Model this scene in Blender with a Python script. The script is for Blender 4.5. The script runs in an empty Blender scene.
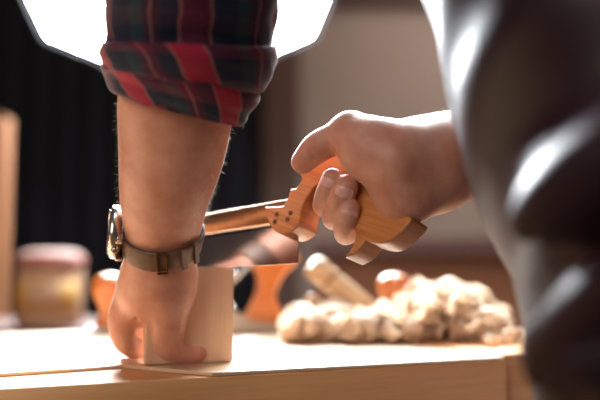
import bpy, bmesh, math, random
import numpy as np
from mathutils import Vector, Matrix, noise
random.seed(7); rng = np.random.RandomState(5)
S = bpy.context.scene; COL = S.collection
R = math.radians
# ------------------------------------------------------------------ camera
CAMZ = 0.978; PITCH = R(4.5); F = 833.333
cF = np.array([0, math.cos(PITCH), math.sin(PITCH)]); cU = np.array([0, -math.sin(PITCH), math.cos(PITCH)]); cR = np.array([1., 0, 0])
CP = np.array([0, 0, CAMZ]); BZ = 0.90
def ray(px, py): return cF + (px-300)/F*cR + (200-py)/F*cU
def P(px, py, D): return CP + D*ray(px, py)
def onz(px, py, z):
    r = ray(px, py); return CP + r*((z-CAMZ)/r[2])
def V(a): return Vector([float(x) for x in a])
def nrm(a): a = np.array(a, float); return a/np.linalg.norm(a)
cam = bpy.data.cameras.new('camera'); camo = bpy.data.objects.new('camera', cam); COL.objects.link(camo)
cam.lens = 50; cam.sensor_width = 36; camo.location = CP; camo.rotation_euler = (R(90)+PITCH, 0, 0)
cam.clip_start = .01; cam.dof.use_dof = True; cam.dof.focus_distance = 0.607; cam.dof.aperture_fstop = 2.4; cam.dof.aperture_blades = 9
S.camera = camo
S.view_settings.view_transform = 'Standard'; S.view_settings.look = 'None'; S.view_settings.gamma = 1
S.view_settings.use_curve_mapping = False; S.view_settings.exposure = 0.0
S.cycles.use_denoising = True; S.cycles.sample_clamp_indirect = 8; S.cycles.max_bounces = 8
# ------------------------------------------------------------------ object helpers
def tag(o, label=None, cat=None, group=None, kind=None):
    if label: o['label'] = label
    if cat: o['category'] = cat
    if group: o['group'] = group
    if kind: o['kind'] = kind
    return o
def empty(name, loc=(0,0,0), M=None):
    o = bpy.data.objects.new(name, None); COL.objects.link(o); o.empty_display_size = .02
    if M is not None: o.matrix_world = M
    else: o.location = V(loc)
    return o
def link(name, me, mat, parent=None, smooth=True, local=False):
    o = bpy.data.objects.new(name, me); COL.objects.link(o)
    if mat: me.materials.append(mat)
    if smooth:
        for p in me.polygons: p.use_smooth = True
    if parent is not None:
        o.parent = parent
        if not local:
            M = parent.matrix_basis if parent.parent is None else parent.parent.matrix_basis @ parent.matrix_basis
            o.matrix_parent_inverse = M.inverted()
    return o
def mesh(name, v, f, mat, parent=None, smooth=True, local=False):
    me = bpy.data.meshes.new(name); me.from_pydata([tuple(map(float, x)) for x in v], [], [tuple(int(i) for i in q) for q in f]); me.update()
    return link(name, me, mat, parent, smooth, local)
def frombm(name, bm, mat, parent=None, smooth=False, local=False):
    bmesh.ops.recalc_face_normals(bm, faces=bm.faces)
    me = bpy.data.meshes.new(name); bm.to_mesh(me); bm.free()
    return link(name, me, mat, parent, smooth, local)
def boxbm(bm, c, s, rz=0, bev=0, M=None):
    b = bmesh.new(); bmesh.ops.create_cube(b, size=1)
    bmesh.ops.scale(b, vec=V(s), verts=b.verts)
    if bev: bmesh.ops.bevel(b, geom=b.edges[:], offset=bev, segments=2, affect='EDGES', profile=.6)
    T = Matrix.Translation(V(c)) @ Matrix.Rotation(rz, 4, 'Z')
    if M is not None: T = M @ T
    b.transform(T); me = bpy.data.meshes.new('t'); b.to_mesh(me); b.free(); bm.from_mesh(me); bpy.data.meshes.remove(me)
def box(name, c, s, mat, parent=None, rz=0, bev=0, M=None, local=False):
    bm = bmesh.new(); boxbm(bm, c, s, rz, bev, M); return frombm(name, bm, mat, parent, False, local)
def lathe(prof, n=32, M=None):
    v, f = [], []
    for (r, z) in prof:
        for k in range(n):
            a = 2*math.pi*k/n; v.append((r*math.cos(a), r*math.sin(a), z))
    for i in range(len(prof)-1):
        for k in range(n):
            f.append((i*n+k, i*n+(k+1)%n, (i+1)*n+(k+1)%n, (i+1)*n+k))
    f.append(tuple(range(n))[::-1]); f.append(tuple((len(prof)-1)*n+k for k in range(n)))
    if M is not None: v = [M @ Vector(x) for x in v]
    return v, f
def frame(o, x, z):
    z = nrm(z); x = np.array(x, float); x = nrm(x - z*x.dot(z)); y = np.cross(z, x)
    return Matrix(((x[0], y[0], z[0], o[0]), (x[1], y[1], z[1], o[1]), (x[2], y[2], z[2], o[2]), (0, 0, 0, 1)))
def catmull(pts, n=6, closed=True, corners=()):
    out = []; N = len(pts); pts = [np.array(p, float) for p in pts]
    for i in range(N if closed else N-1):
        p1, p2 = pts[i], pts[(i+1) % N]
        p0 = pts[i-1] if (closed or i > 0) else p1; p3 = pts[(i+2) % N] if (closed or i+2 < N) else p2
        if i in corners: p0 = p1
        if (i+1) % N in corners: p3 = p2
        for k in range(n):
            t = k/n
            out.append(.5*((2*p1)+(-p0+p2)*t+(2*p0-5*p1+4*p2-p3)*t*t+(-p0+3*p1-3*p2+p3)*t**3))
    if not closed: out.append(pts[-1])
    return out
def extrude_outline(pts2, depth, bev, z0=0.0):
    """closed 2-D outline -> solid of given thickness (0..depth in z) with rounded edges"""
    cu = bpy.data.curves.new('o', 'CURVE'); cu.dimensions = '2D'; cu.fill_mode = 'BOTH'
    sp = cu.splines.new('POLY'); sp.points.add(len(pts2)-1)
    for i, p in enumerate(pts2): sp.points[i].co = (p[0], p[1], 0, 1)
    sp.use_cyclic_u = True
    cu.extrude = depth/2-bev; cu.bevel_depth = bev; cu.bevel_resolution = 3; cu.offset = -bev
    o = bpy.data.objects.new('o', cu); COL.objects.link(o)
    dg = bpy.context.evaluated_depsgraph_get(); me = bpy.data.meshes.new_from_object(o.evaluated_get(dg))
    bpy.data.objects.remove(o)
    for v in me.vertices: v.co.z += depth/2+z0
    me.materials.clear()
    return me
# ------------------------------------------------------------------ materials
def mat(name): 
    m = bpy.data.materials.new(name); m.use_nodes = True; nt = m.node_tree
    return m, nt, nt.nodes['Principled BSDF']
def N(nt, t, **kw):
    n = nt.nodes.new(t)
    for k, v in kw.items():
        if k in n.inputs: n.inputs[k].default_value = v
        else: setattr(n, k, v)
    return n
def ramp(nt, fac, stops):
    r = N(nt, 'ShaderNodeValToRGB'); e = r.color_ramp.elements
    while len(e) < len(stops): e.new(.5)
    for q, (p, c) in zip(e, stops): q.position = p; q.color = (*c, 1)
    nt.links.new(fac, r.inputs['Fac']); return r.outputs['Color']
def bump(nt, b, h, strength=.3, dist=.001):
    n = N(nt, 'ShaderNodeBump', Strength=strength, Distance=dist); nt.links.new(h, n.inputs['Height']); nt.links.new(n.outputs['Normal'], b.inputs['Normal'])
def plain(name, col, rough=.6, metal=0, noise_amt=.12, scale=40, spec=.5, sheen=0, coat=0, bmp=0):
    m, nt, b = mat(name)
    tc = N(nt, 'ShaderNodeTexCoord'); nz = N(nt, 'ShaderNodeTexNoise', Scale=scale, Detail=4.0); nt.links.new(tc.outputs['Object'], nz.inputs['Vector'])
    c = np.array(col)
    nt.links.new(ramp(nt, nz.outputs['Fac'], [(.3, tuple(c*(1-noise_amt))), (.7, tuple(np.minimum(c*(1+noise_amt), 1)))]), b.inputs['Base Color'])
    b.inputs['Roughness'].default_value = rough; b.inputs['Metallic'].default_value = metal
    b.inputs['Specular IOR Level'].default_value = spec
    if sheen: b.inputs['Sheen Weight'].default_value = sheen; b.inputs['Sheen Roughness'].default_value = .4
    if coat: b.inputs['Coat Weight'].default_value = coat; b.inputs['Coat Roughness'].default_value = .15
    if bmp: bump(nt, b, nz.outputs['Fac'], bmp, .001)
    return m
def wood(name, c1, c2, scale=(8, 60, 60), rough=.45, rot=(0,0,0), spec=.5, dist=2.5, coat=0, wave=True):
    m, nt, b = mat(name)
    tc = N(nt, 'ShaderNodeTexCoord'); mp = N(nt, 'ShaderNodeMapping'); mp.inputs['Rotation'].default_value = rot
    mp2 = N(nt, 'ShaderNodeMapping'); mp2.inputs['Scale'].default_value = scale
    nt.links.new(tc.outputs['Object'], mp.inputs['Vector']); nt.links.new(mp.outputs['Vector'], mp2.inputs['Vector'])
    nz = N(nt, 'ShaderNodeTexNoise', Scale=1.0, Detail=5.0, Roughness=.6, Distortion=.4); nt.links.new(mp2.outputs['Vector'], nz.inputs['Vector'])
    nf = N(nt, 'ShaderNodeTexNoise', Scale=5.0, Detail=3.0); nt.links.new(mp2.outputs['Vector'], nf.inputs['Vector'])
    mx = N(nt, 'ShaderNodeMath', operation='MULTIPLY_ADD'); nt.links.new(nf.outputs['Fac'], mx.inputs[0]); mx.inputs[1].default_value = .35; nt.links.new(nz.outputs['Fac'], mx.inputs[2])
    nt.links.new(ramp(nt, mx.outputs[0], [(.45, c2), (.62, tuple((np.array(c1)+np.array(c2))/2)), (.8, c1)]), b.inputs['Base Color'])
    b.inputs['Roughness'].default_value = rough; b.inputs['Specular IOR Level'].default_value = spec
    if coat: b.inputs['Coat Weight'].default_value = coat; b.inputs['Coat Roughness'].default_value = .2
    bump(nt, b, nf.outputs['Fac'], .12, .0005)
    return m
def skin_mat():
    m, nt, b = mat('skin')
    tc = N(nt, 'ShaderNodeTexCoord')
    n1 = N(nt, 'ShaderNodeTexNoise', Scale=38.0, Detail=5.0, Roughness=.6); nt.links.new(tc.outputs['Object'], n1.inputs['Vector'])
    n2 = N(nt, 'ShaderNodeTexNoise', Scale=520.0, Detail=3.0); nt.links.new(tc.outputs['Object'], n2.inputs['Vector'])
    vo = N(nt, 'ShaderNodeTexVoronoi', Scale=700.0); nt.links.new(tc.outputs['Object'], vo.inputs['Vector'])
    nt.links.new(ramp(nt, n1.outputs['Fac'], [(.3, (.50, .20, .13)), (.5, (.60, .285, .19)), (.72, (.68, .37, .26))]), b.inputs['Base Color'])
    b.inputs['Roughness'].default_value = .46; b.inputs['Sheen Weight'].default_value = .5; b.inputs['Sheen Roughness'].default_value = .25; b.inputs['Sheen Tint'].default_value = (1,.92,.88,1)
    b.inputs['Subsurface Weight'].default_value = .35; b.inputs['Subsurface Radius'].default_value = (1.0, .35, .2); b.inputs['Subsurface Scale'].default_value = .004
    ad = N(nt, 'ShaderNodeMath', operation='ADD'); nt.links.new(n2.outputs['Fac'], ad.inputs[0]); nt.links.new(vo.outputs['Distance'], ad.inputs[1])
    bump(nt, b, ad.outputs[0], .25, .0004)
    return m
def plaid(name, uvscale, shear=0.0, cols=None):
    """tartan in the cloth's own UVs: wide navy / wine blocks, red bands and thin cream lines"""
    m, nt, b = mat(name)
    uv = N(nt, 'ShaderNodeUVMap'); sx = N(nt, 'ShaderNodeSeparateXYZ'); nt.links.new(uv.outputs['UV'], sx.inputs[0])
    nz = N(nt, 'ShaderNodeTexNoise', Scale=6.0, Detail=2.0); nt.links.new(uv.outputs['UV'], nz.inputs['Vector'])
    def coord(a, bb, sa, sb, off):
        m1 = N(nt, 'ShaderNodeMath', operation='MULTIPLY'); nt.links.new(a, m1.inputs[0]); m1.inputs[1].default_value = sa
        m2 = N(nt, 'ShaderNodeMath', operation='MULTIPLY_ADD'); nt.links.new(bb, m2.inputs[0]); m2.inputs[1].default_value = sb; nt.links.new(m1.outputs[0], m2.inputs[2])
        m3 = N(nt, 'ShaderNodeMath', operation='MULTIPLY_ADD'); nt.links.new(nz.outputs['Fac'], m3.inputs[0]); m3.inputs[1].default_value = .12; nt.links.new(m2.outputs[0], m3.inputs[2])
        m4 = N(nt, 'ShaderNodeMath', operation='ADD'); nt.links.new(m3.outputs[0], m4.inputs[0]); m4.inputs[1].default_value = off
        fr = N(nt, 'ShaderNodeMath', operation='FRACT'); nt.links.new(m4.outputs[0], fr.inputs[0]); return fr.outputs[0]
    u = coord(sx.outputs[0], sx.outputs[1], uvscale, shear, cols[2] if cols else 0)
    v = coord(sx.outputs[1], sx.outputs[0], uvscale*1.0, 0, .2)
    navy, red, wine, cream, teal = (.008, .014, .035), (.32, .018, .035), (.075, .012, .035), (.30, .13, .12), (.012, .035, .048)
    if cols: red, wine = cols[0], cols[1]
    def cr(f, st):
        r = N(nt, 'ShaderNodeValToRGB'); r.color_ramp.interpolation = 'CONSTANT'; e = r.color_ramp.elements
        while len(e) < len(st): e.new(.5)
        for q, (p, c) in zip(e, st): q.position = p; q.color = (*c, 1)
        nt.links.new(f, r.inputs['Fac']); return r.outputs['Color']
    A = cr(u, [(0, navy), (.24, cream), (.26, red), (.52, cream), (.54, navy), (.70, wine), (.78, cream), (.795, wine), (.86, teal)])
    B = cr(v, [(0, red), (.36, cream), (.375, navy), (.62, teal), (.70, wine), (.9, cream), (.915, red)])
    mx = N(nt, 'ShaderNodeMix', data_type='RGBA'); mx.inputs['Factor'].default_value = cols[3] if cols else .3
    nt.links.new(A, mx.inputs[6]); nt.links.new(B, mx.inputs[7]); nt.links.new(mx.outputs[2], b.inputs['Base Color'])
    wv = N(nt, 'ShaderNodeTexNoise', Scale=900.0, Detail=1.0); tc = N(nt, 'ShaderNodeTexCoord'); nt.links.new(tc.outputs['Object'], wv.inputs['Vector'])
    bump(nt, b, wv.outputs['Fac'], .4, .0004)
    b.inputs['Roughness'].default_value = .85; b.inputs['Sheen Weight'].default_value = .7; b.inputs['Sheen Roughness'].default_value = .3; b.inputs['Specular IOR Level'].default_value = .25
    return m
SKIN = skin_mat()
NAIL = plain('nail', (.74, .40, .34), .22, noise_amt=.04, spec=.6)
BEECH = wood('beech_handle', (.66, .25, .065), (.44, .13, .03), scale=(9, 260, 20), rough=.38, rot=(0,0,R(-18)), coat=.15)
BRASS = plain('brass', (.34, .18, .085), .42, 1, .1, 200)
BRASSD = plain('dark_brass', (.16, .09, .04), .4, 1, .1, 200)
STEEL = plain('blade_steel', (.44, .385, .36), .15, 1, .05, 90)
PINE = wood('pine_board', (.70, .46, .30), (.62, .38, .24), scale=(90, 90, 5), rough=.55, spec=.3)
BENCHW = wood('bench_wood', (.84, .47, .21), (.68, .33, .13), scale=(3, 30, 50), rough=.5, rot=(0,0,R(-24)), spec=.3)
BENCHT = wood('bench_top_wood', (.76, .54, .34), (.66, .42, .24), scale=(3, 30, 50), rough=.38, rot=(0,0,R(-24)), spec=.6, coat=.6)
DARKGAP = plain('gap', (.02, .012, .01), .9)
PLANEW = wood('plane_wood', (.62, .19, .04), (.45, .11, .02), scale=(30, 30, 90), rough=.3, coat=.5)
IRON = plain('cast_iron', (.35, .32, .30), .3, 1, .1, 60)
PALE = wood('pale_wood', (.60, .42, .25), (.48, .30, .16), scale=(30, 30, 60), rough=.4)
LEATHER = plain('leather', (.13, .065, .035), .5, 0, .25, 90, bmp=.4)
LEDGE = plain('leather_edge', (.05, .025, .015), .6)
CASE = plain('watch_steel', (.62, .55, .48), .22, 1, .05)
# ------------------------------------------------------------------ implicit surfaces
def cap(p, a, b, ra, rb, sq=None):
    a = np.array(a); b = np.array(b); ab = b-a; pa = p-a
    t = np.clip((pa @ ab)/(ab @ ab+1e-12), 0, 1); d = pa - t[..., None]*ab
    L = np.sqrt((d*d).sum(-1)+1e-14)
    if sq is not None:
        n, s = sq; d2 = d + ((s-1)*(d @ n))[..., None]*n; L = np.sqrt((d2*d2).sum(-1)+1e-14)
    return L - (ra+(rb-ra)*t)
def smin(a, b, k):
    h = np.maximum(k-np.abs(a-b), 0)/k; return np.minimum(a, b)-h*h*k*.25
def chain(p, pts, k=.004, sq=None):
    d = None
    for (a, ra), (b, rb) in zip(pts[:-1], pts[1:]):
        c = cap(p, a, b, ra, rb, sq); d = c if d is None else smin(d, c, k)
    return d
def smooth_chain(c, n=4):
    q = catmull([np.append(p, r) for p, r in c], n, closed=False)
    return [(x[:3], x[3]) for x in q]
def surfnet(fn, lo, hi, h):
    lo = np.array(lo); hi = np.array(hi); n = np.ceil((hi-lo)/h).astype(int)+1
    g = [lo[i]+h*np.arange(n[i]) for i in range(3)]
    D = np.empty(n, np.float32)
    B = 12; nb = -(-n//B); gc = [lo[i]+h*(np.arange(nb[i])*B+(B-1)/2) for i in range(3)]
    DC = fn(np.stack(np.meshgrid(*gc, indexing='ij'), -1)); lim = h*B*.5*1.74*1.25+.004
    near = np.argwhere(np.abs(DC) < lim)
    for a in range(nb[0]):
        D[a*B:(a+1)*B] = np.repeat(np.repeat(DC[a], B, 0), B, 1)[None, :n[1], :n[2]]
    for a, b, c in near:
        sl_ = [slice(q*B, min((q+1)*B, n[i])) for i, q in enumerate((a, b, c))]
        D[tuple(sl_)] = fn(np.stack(np.meshgrid(*[g[i][sl_[i]] for i in range(3)], indexing='ij'), -1))
    s = D < 0; m = np.zeros(n-1, np.int8)
    for a in (0, 1):
        for b in (0, 1):
            for c in (0, 1): m += s[a:n[0]-1+a, b:n[1]-1+b, c:n[2]-1+c]
    act = (m > 0) & (m < 8); idx = -np.ones(act.shape, np.int64); ijk = np.argwhere(act); idx[act] = np.arange(len(ijk))
    acc = np.zeros((len(ijk), 3)); cnt = np.zeros(len(ijk))
    E = [((a,b,c), ax) for ax in range(3) for a in (0,1) for b in (0,1) for c in (0,1) if (a,b,c)[ax] == 0]
    for o, ax in E:
        o = np.array(o); o2 = o.copy(); o2[ax] = 1
        i0 = ijk+o; i1 = ijk+o2; d0 = D[tuple(i0.T)]; d1 = D[tuple(i1.T)]
        x = (d0 < 0) != (d1 < 0); t = np.where(x, d0/np.where(x, d0-d1, 1), 0)
        q = o+0.0*ijk; q[:, ax] = t; acc[x] += q[x]; cnt[x] += 1
    v = lo+h*(ijk+acc/np.maximum(cnt, 1)[:, None]); faces = []
    for ax in range(3):
        b, c = (ax+1) % 3, (ax+2) % 3
        sl0 = [slice(None)]*3; sl1 = [slice(None)]*3; sl0[ax] = slice(0, -1); sl1[ax] = slice(1, None)
        x = s[tuple(sl0)] != s[tuple(sl1)]; q = np.argwhere(x)
        q = q[(q[:, b] > 0) & (q[:, c] > 0) & (q[:, b] < n[b]-1) & (q[:, c] < n[c]-1)]
        eb = np.zeros(3, int); eb[b] = 1; ec = np.zeros(3, int); ec[c] = 1
        f = np.stack([idx[tuple((q-eb-ec).T)], idx[tuple((q-ec).T)], idx[tuple(q.T)], idx[tuple((q-eb).T)]], -1)
        flip = ~s[tuple(q.T)]; f[flip] = f[flip][:, ::-1]; faces.append(f)
    f = np.concatenate(faces); f = f[(f >= 0).all(1)]
    return v, f
def joinvf(parts):
    V_, F_, o = [], [], 0
    for v, f in parts: V_.append(v); F_.append(f+o); o += len(v)
    return np.concatenate(V_), np.concatenate(F_)
mm = .001
# ---- right hand and forearm (px, py, depth, radius mm)
def C(*pts): return [(P(x, y, d), r*mm) for (x, y, d, r) in pts]
CAMN = np.array([0, 1., 0])
R_fore = C((640,150,.665,42),(540,153,.64,33),(480,154,.628,27),(455,154.5,.622,26.2),(428,160,.618,28.5))
R_palm = [C((432,163,.620,30),(398,160,.634,27),(366,146,.648,18)), C((425,175,.62,27),(398,190,.640,20),(378,192,.655,14)),
          C((400,165,.640,22),(372,168,.655,16))]
R_heel = C((428,172,.604,25),(406,195,.592,20),(402,198,.590,18))
R_then = C((430,160,.602,27),(392,158,.588,25),(366,146,.590,19),(350,132,.598,14))
R_thumb = C((350,132,.598,14.2),(334,139,.603,11.5),(317,148,.609,11.3),(303,162,.614,8.8))
R_index = C((364,142,.652,13),(338,158,.667,9.2),(325,176,.667,8.2),(321,192,.666,7.2))
R_mid = C((366,155,.662,11),(334,178,.660,10),(326,199,.642,9.2),(324.5,205,.622,9),(327.5,195,.609,9.0),(333,179.5,.604,8.4))
R_ring = C((372,172,.660,11),(346,200,.658,9.8),(338,213,.640,9.2),(334.5,218,.618,9.2),(338.5,206,.6035,9.2),(346.5,186,.5955,8.6))
R_pink = C((378,190,.656,10),(358,218,.655,8.8),(350,231,.640,8.4),(345,233.5,.616,8.2),(346,222,.600,8.2),(349.8,208.5,.596,7.7))
def groove(p, d, pts, r, k): return -smin(-d, chain(p, pts, .002), k) if False else np.maximum(d, -chain(p, pts, .001))
def sgroove(d, g, k):  # smooth subtraction
    return -smin(-d, g, k)
def rhand(p):
    fa = chain(p, R_fore, .02); pm = fa
    for c in R_palm: pm = smin(pm, chain(p, c, .012), .018)
    pm = smin(pm, chain(p, R_heel, .01), .016); pm = smin(pm, chain(p, R_then, .012), .012)
    th = chain(p, smooth_chain(R_thumb), .0008); pm = smin(pm, th, .005)
    d = pm
    for c in (R_index, R_mid, R_ring, R_pink): 
        f = chain(p, smooth_chain(c), .0006); d = smin(d, f, .0006)
    # creases: thumb base and thumb joint, palm lines at wrist
    for pts in (C((326,138,.591,1.0),(332,150,.589,1.6),(339,155,.589,1.2)), C((310,152,.599,.7),(318,160,.6,1.0)),
                C((440,194,.586,.5),(446,172,.588,.3))):
        d = sgroove(d, chain(p, pts, .001), .003)
    return d
# ---- left hand and forearm
L_fore = C((200,-70,.508,43),(184,60,.570,40),(177,100,.578,40),(172,150,.597,37.5),(164,200,.617,32),(162,240,.637,26.8),(159.5,268,.65,23.8),(159,285,.655,23.5))
sqL = (nrm([0, -.86, -.5]), 1.22)
L_palm = [C((159,275,.652,23),(146,292,.664,20),(134,305,.676,16)), C((159,280,.66,22),(150,298,.69,20),(140,308,.70,15))]
L_thumb = C((169,280,.650,18),(171,308,.650,14.5),(168,334,.657,12.5),(170,347,.662,11.5),(186,353,.668,8.6),(198,353.5,.670,7.6))
L_index = C((136,302,.668,14),(123,318,.668,12.0),(125,340,.672,9.8),(136,349,.682,8.4))
L_mid = C((140,302,.69,12),(125,320,.695,10.5),(132,345,.712,9),(155,350,.728,8))
L_ring = C((144,302,.70,12),(130,320,.715,10),(142,343,.728,8.5),(172,347,.732,8))
L_pink = C((150,302,.71,11),(142,322,.730,9),(160,340,.735,8),(185,343,.737,7))
def lhand(p):
    d = chain(p, smooth_chain(L_fore, 3), .002, sqL)
    for c in L_palm: d = smin(d, chain(p, c, .01), .018)
    d = smin(d, chain(p, smooth_chain(L_thumb), .001), .010)
    f = chain(p, smooth_chain(L_index), .001); d = smin(d, f, .006)
    for c in (L_mid, L_ring, L_pink): d = smin(d, chain(p, c, .005), .003)
    # tendons and creases at the inner wrist
    for pts in (C((150,285,.63,.9),(142,300,.64,.8),(136,322,.655,.5)), C((178,345,.650,.7),(181,356,.655,.8))):
        d = sgroove(d, chain(p, pts, .001), .004)
    return d
# ---- the rest of the body (leaning over the bench, facing away to the left)
fdir = nrm([-.87, .5, 0]); sqT = (fdir, 1.62)
def A_(x, y, z): return np.array([x, y, z], float)
torso = [(A_(.250,.475,.86), .165), (A_(.249,.475,.98), .155), (A_(.212,.490,1.10), .158), (A_(.188,.505,1.25), .172), (A_(.155,.515,1.38), .150)]
lsh, rsh = A_(.045,.385,1.43), A_(.255,.640,1.42)
lel, rel = L_fore[0][0], R_fore[0][0]
rel2 = A_(.335,.66,1.10)
neck = [(A_(.13,.525,1.44), .062), (A_(.09,.545,1.53), .058)]
headc = A_(.055,.565,1.61)
hipL, hipR = A_(.20,.40,.84), A_(.29,.55,.84)
kneeL, kneeR = A_(.19,.40,.47), A_(.27,.58,.47)
ankL, ankR = A_(.24,.38,.09), A_(.30,.56,.09)
def arms_up(p, o=0):
    d = chain(p, [(lsh, .058+o), (.5*(lsh+lel)+A_(.01,-.005,.0), .05+o), (lel, .042+o)], .02)
    d = smin(d, chain(p, [(rsh, .058+o), (rel2, .045+o)], .02), .01)
    return smin(d, chain(p, [(rel2, .045+o), (rel, .042+o)], .02), .02)
def legs(p, o=0):
    d = chain(p, [(hipL, .088+o), (kneeL, .06+o), (ankL, .042+o)], .03)
    return np.minimum(d, chain(p, [(hipR, .088+o), (kneeR, .06+o), (ankR, .042+o)], .03))
def trunk(p, o=0): 
    d = chain(p, [(c, r+o) for c, r in torso], .03, sqT)
    d = smin(d, chain(p, [(lsh, .055+o), (A_(.15,.515,1.43), .07+o), (rsh, .055+o)], .03), .05)
    return d
def head(p):
    hz = nrm([-.62,.36,-.2]); q = p-headc
    hx = nrm(np.cross(hz, [0,0,1])); up = np.cross(hx, hz)
    a, b, c = q @ hz, q @ hx, q @ up
    d = (np.sqrt((a/.098)**2+(b/.076)**2+((c-.01)/.108)**2)-1)*.078
    jaw = (np.sqrt(((a-.03)/.066)**2+(b/.055)**2+((c+.065)/.06)**2)-1)*.055
    d = smin(d, jaw, .03)
    def pt(x, y, z): return headc+hz*x+hx*y+up*z
    d = smin(d, cap(p, pt(.098,0,.015), pt(.122,0,-.028), .008, .014), .012)     # nose
    for s in (-1, 1):
        d = sgroove(d, cap(p, pt(.108,s*.03,.018), pt(.108,s*.034,.018), .014, .014), .012)   # eye sockets
        d = smin(d, cap(p, pt(.086,s*.03,.015), pt(.086,s*.031,.015), .0125, .0125), .002)     # eyes
        d = smin(d, cap(p, pt(-.01,s*.078,.02), pt(-.012,s*.078,-.02), .013, .010, (hx, 1.8)), .006)  # ears
    d = smin(d, cap(p, pt(.088,-.02,-.062), pt(.088,.02,-.062), .010, .010), .008)   # lips
    return sgroove(d, cap(p, pt(.102,-.022,-.062), pt(.102,.022,-.062), .0025, .0025), .003)
def hairf(p):
    hz = nrm([-.62,.36,-.2]); q = p-headc; hx = nrm(np.cross(hz, [0,0,1])); up = np.cross(hx, hz)
    a, b, c = q @ hz, q @ hx, q @ up
    d = (np.sqrt(((a+.01)/.106)**2+(b/.086)**2+((c-.02)/.112)**2)-1)*.085
    d = np.maximum(d, a*.8-c*.9-.012)
    return d + .0025*np.sin(p[..., 0]*260+p[..., 2]*120)*np.sin(p[..., 1]*240)
def body(p):
    d = trunk(p); d = smin(d, arms_up(p), .03); d = smin(d, chain(p, neck, .02), .03); d = smin(d, head(p), .02)
    d = smin(d, legs(p), .03)
    for an in (ankL, ankR): d = smin(d, cap(p, an-A_(0,0,.045), an+fdir*.15-A_(0,0,.055), .034, .028), .02)
    return d
parts = [surfnet(rhand, P(640,250,.60)*0+A_(-.015,.555,.985), A_(.28,.70,1.13), .00125),
         surfnet(lhand, A_(-.165,.50,.885), A_(-.03,.78,1.19), .00135),
         surfnet(body, A_(-.16,.20,-.0), A_(.50,.82,1.76), .008)]
bv, bf = joinvf(parts)
person = mesh('person', bv, bf, SKIN)
tag(person, 'person in a rolled plaid shirt and dark apron, sawing and holding the board', 'person')
# fingernails of the gripping hand
def nail(a, b, r, facing, L=.0095, w=.85, fwd=.002):
    a, b = np.array(a), np.array(b); ax = nrm(b-a); n = np.array(facing)-ax*np.dot(facing, ax); n = nrm(n); s = np.cross(ax, n)
    v, f = [], []; NI, NJ = 9, 9
    for lay in (0, 1):
        for i in range(NI):
            t = i/(NI-1)
            for j in range(NJ):
                q = (j/(NJ-1)*2-1); ww = w*(1-.30*abs(2*t-1)**4)
                ph = q*ww; rr = r*(1.0+.012+(.075 if lay else -.05)) - (.0012*max(0, t-.55)**2*10)
                v.append(b+ax*(fwd-L+L*t*(1-.10*q*q))+rr*(math.cos(ph)*n+math.sin(ph)*s*1.0))
    def I(l, i, j): return l*NI*NJ+i*NJ+j
    for i in range(NI-1):
        for j in range(NJ-1):
            f.append((I(1,i,j), I(1,i+1,j), I(1,i+1,j+1), I(1,i,j+1))); f.append((I(0,i,j+1), I(0,i+1,j+1), I(0,i+1,j), I(0,i,j)))
    for i in range(NI-1):
        for j in (0, NJ-1): f.append((I(0,i,j), I(0,i+1,j), I(1,i+1,j), I(1,i,j)))
    for j in range(NJ-1):
        for i in (0, NI-1): f.append((I(0,i,j), I(1,i,j), I(1,i,j+1), I(0,i,j+1)))
    return mesh('fingernail', v, f, NAIL, person)
nail(R_mid[-2][0], R_mid[-1][0], R_mid[-1][1], [-.25,-1,.15], fwd=.004)
nail(R_ring[-2][0], R_ring[-1][0], R_ring[-1][1], [-.05,-1,.1], fwd=.004)
nail(R_pink[-2][0], R_pink[-1][0], R_pink[-1][1], [-.05,-1,.0], L=.008, fwd=.003)
# fine arm hair along the forearms
hv, hf = [], []
def hairs(fn, pts, n, r0, tt, ln, jit=1.0):
    ii = rng.randint(0, len(pts)-1, n); t = rng.rand(n)[:, None]
    A = np.array([pts[q][0] for q in ii]); Bq = np.array([pts[q+1][0] for q in ii]); c = A+(Bq-A)*t
    ax = (Bq-A)/np.linalg.norm(Bq-A, axis=1)[:, None]; d = rng.randn(n, 3); d -= ax*(d*ax).sum(1)[:, None]; d /= np.linalg.norm(d, axis=1)[:, None]
    x = c+d*.012
    for _ in range(18): x = x-d*(fn(x)*.8)[:, None]
    ok = (np.abs(fn(x)) < 1e-3) & (d[:, 1] > -.45)
    for x, d, ax in zip(x[ok], d[ok], ax[ok]):
        L = ln*(.5+rng.rand()); tip = nrm(ax*.75+d*(.45+.5*rng.rand())+rng.randn(3)*.25)
        m1 = x+nrm(d+ax*.3)*L*.4; e = m1+tip*L*.6; s = nrm(np.cross(ax, d)); w = .00006
        s0 = len(hv)
        for q, ww in ((x-d*.0003, w), (m1, w), (e, w*.3)):
            for ang in (0, 2.1, 4.2): hv.append(q+ww*(math.cos(ang)*s+math.sin(ang)*ax))
        for l in (0, 1):
            for j in range(3): hf.append((s0+l*3+j, s0+l*3+(j+1)%3, s0+l*3+3+(j+1)%3, s0+l*3+3+j))
hairs(lhand, L_fore[2:6], 1000, .04, 0, .0034)
hairs(rhand, R_fore[1:5], 400, .03, 0, .0026)
HAIR = plain('arm_hair', (.92, .82, .70), .35)
nt = HAIR.node_tree; tr_ = N(nt, 'ShaderNodeBsdfTranslucent'); tr_.inputs['Color'].default_value = (1,.9,.8,1); mxs = N(nt, 'ShaderNodeMixShader'); mxs.inputs[0].default_value = .6; nt.links.new(nt.nodes['Principled BSDF'].outputs[0], mxs.inputs[1]); nt.links.new(tr_.outputs[0], mxs.inputs[2]); nt.links.new(mxs.outputs[0], nt.nodes['Material Output'].inputs['Surface'])
ah = mesh('arm_hair', hv, hf, HAIR, person); tag(ah, 'fine pale hairs on the forearms', kind='stuff')
BROWNHAIR = plain('head_hair', (.05, .03, .02), .6, bmp=.6, scale=200)
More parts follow.
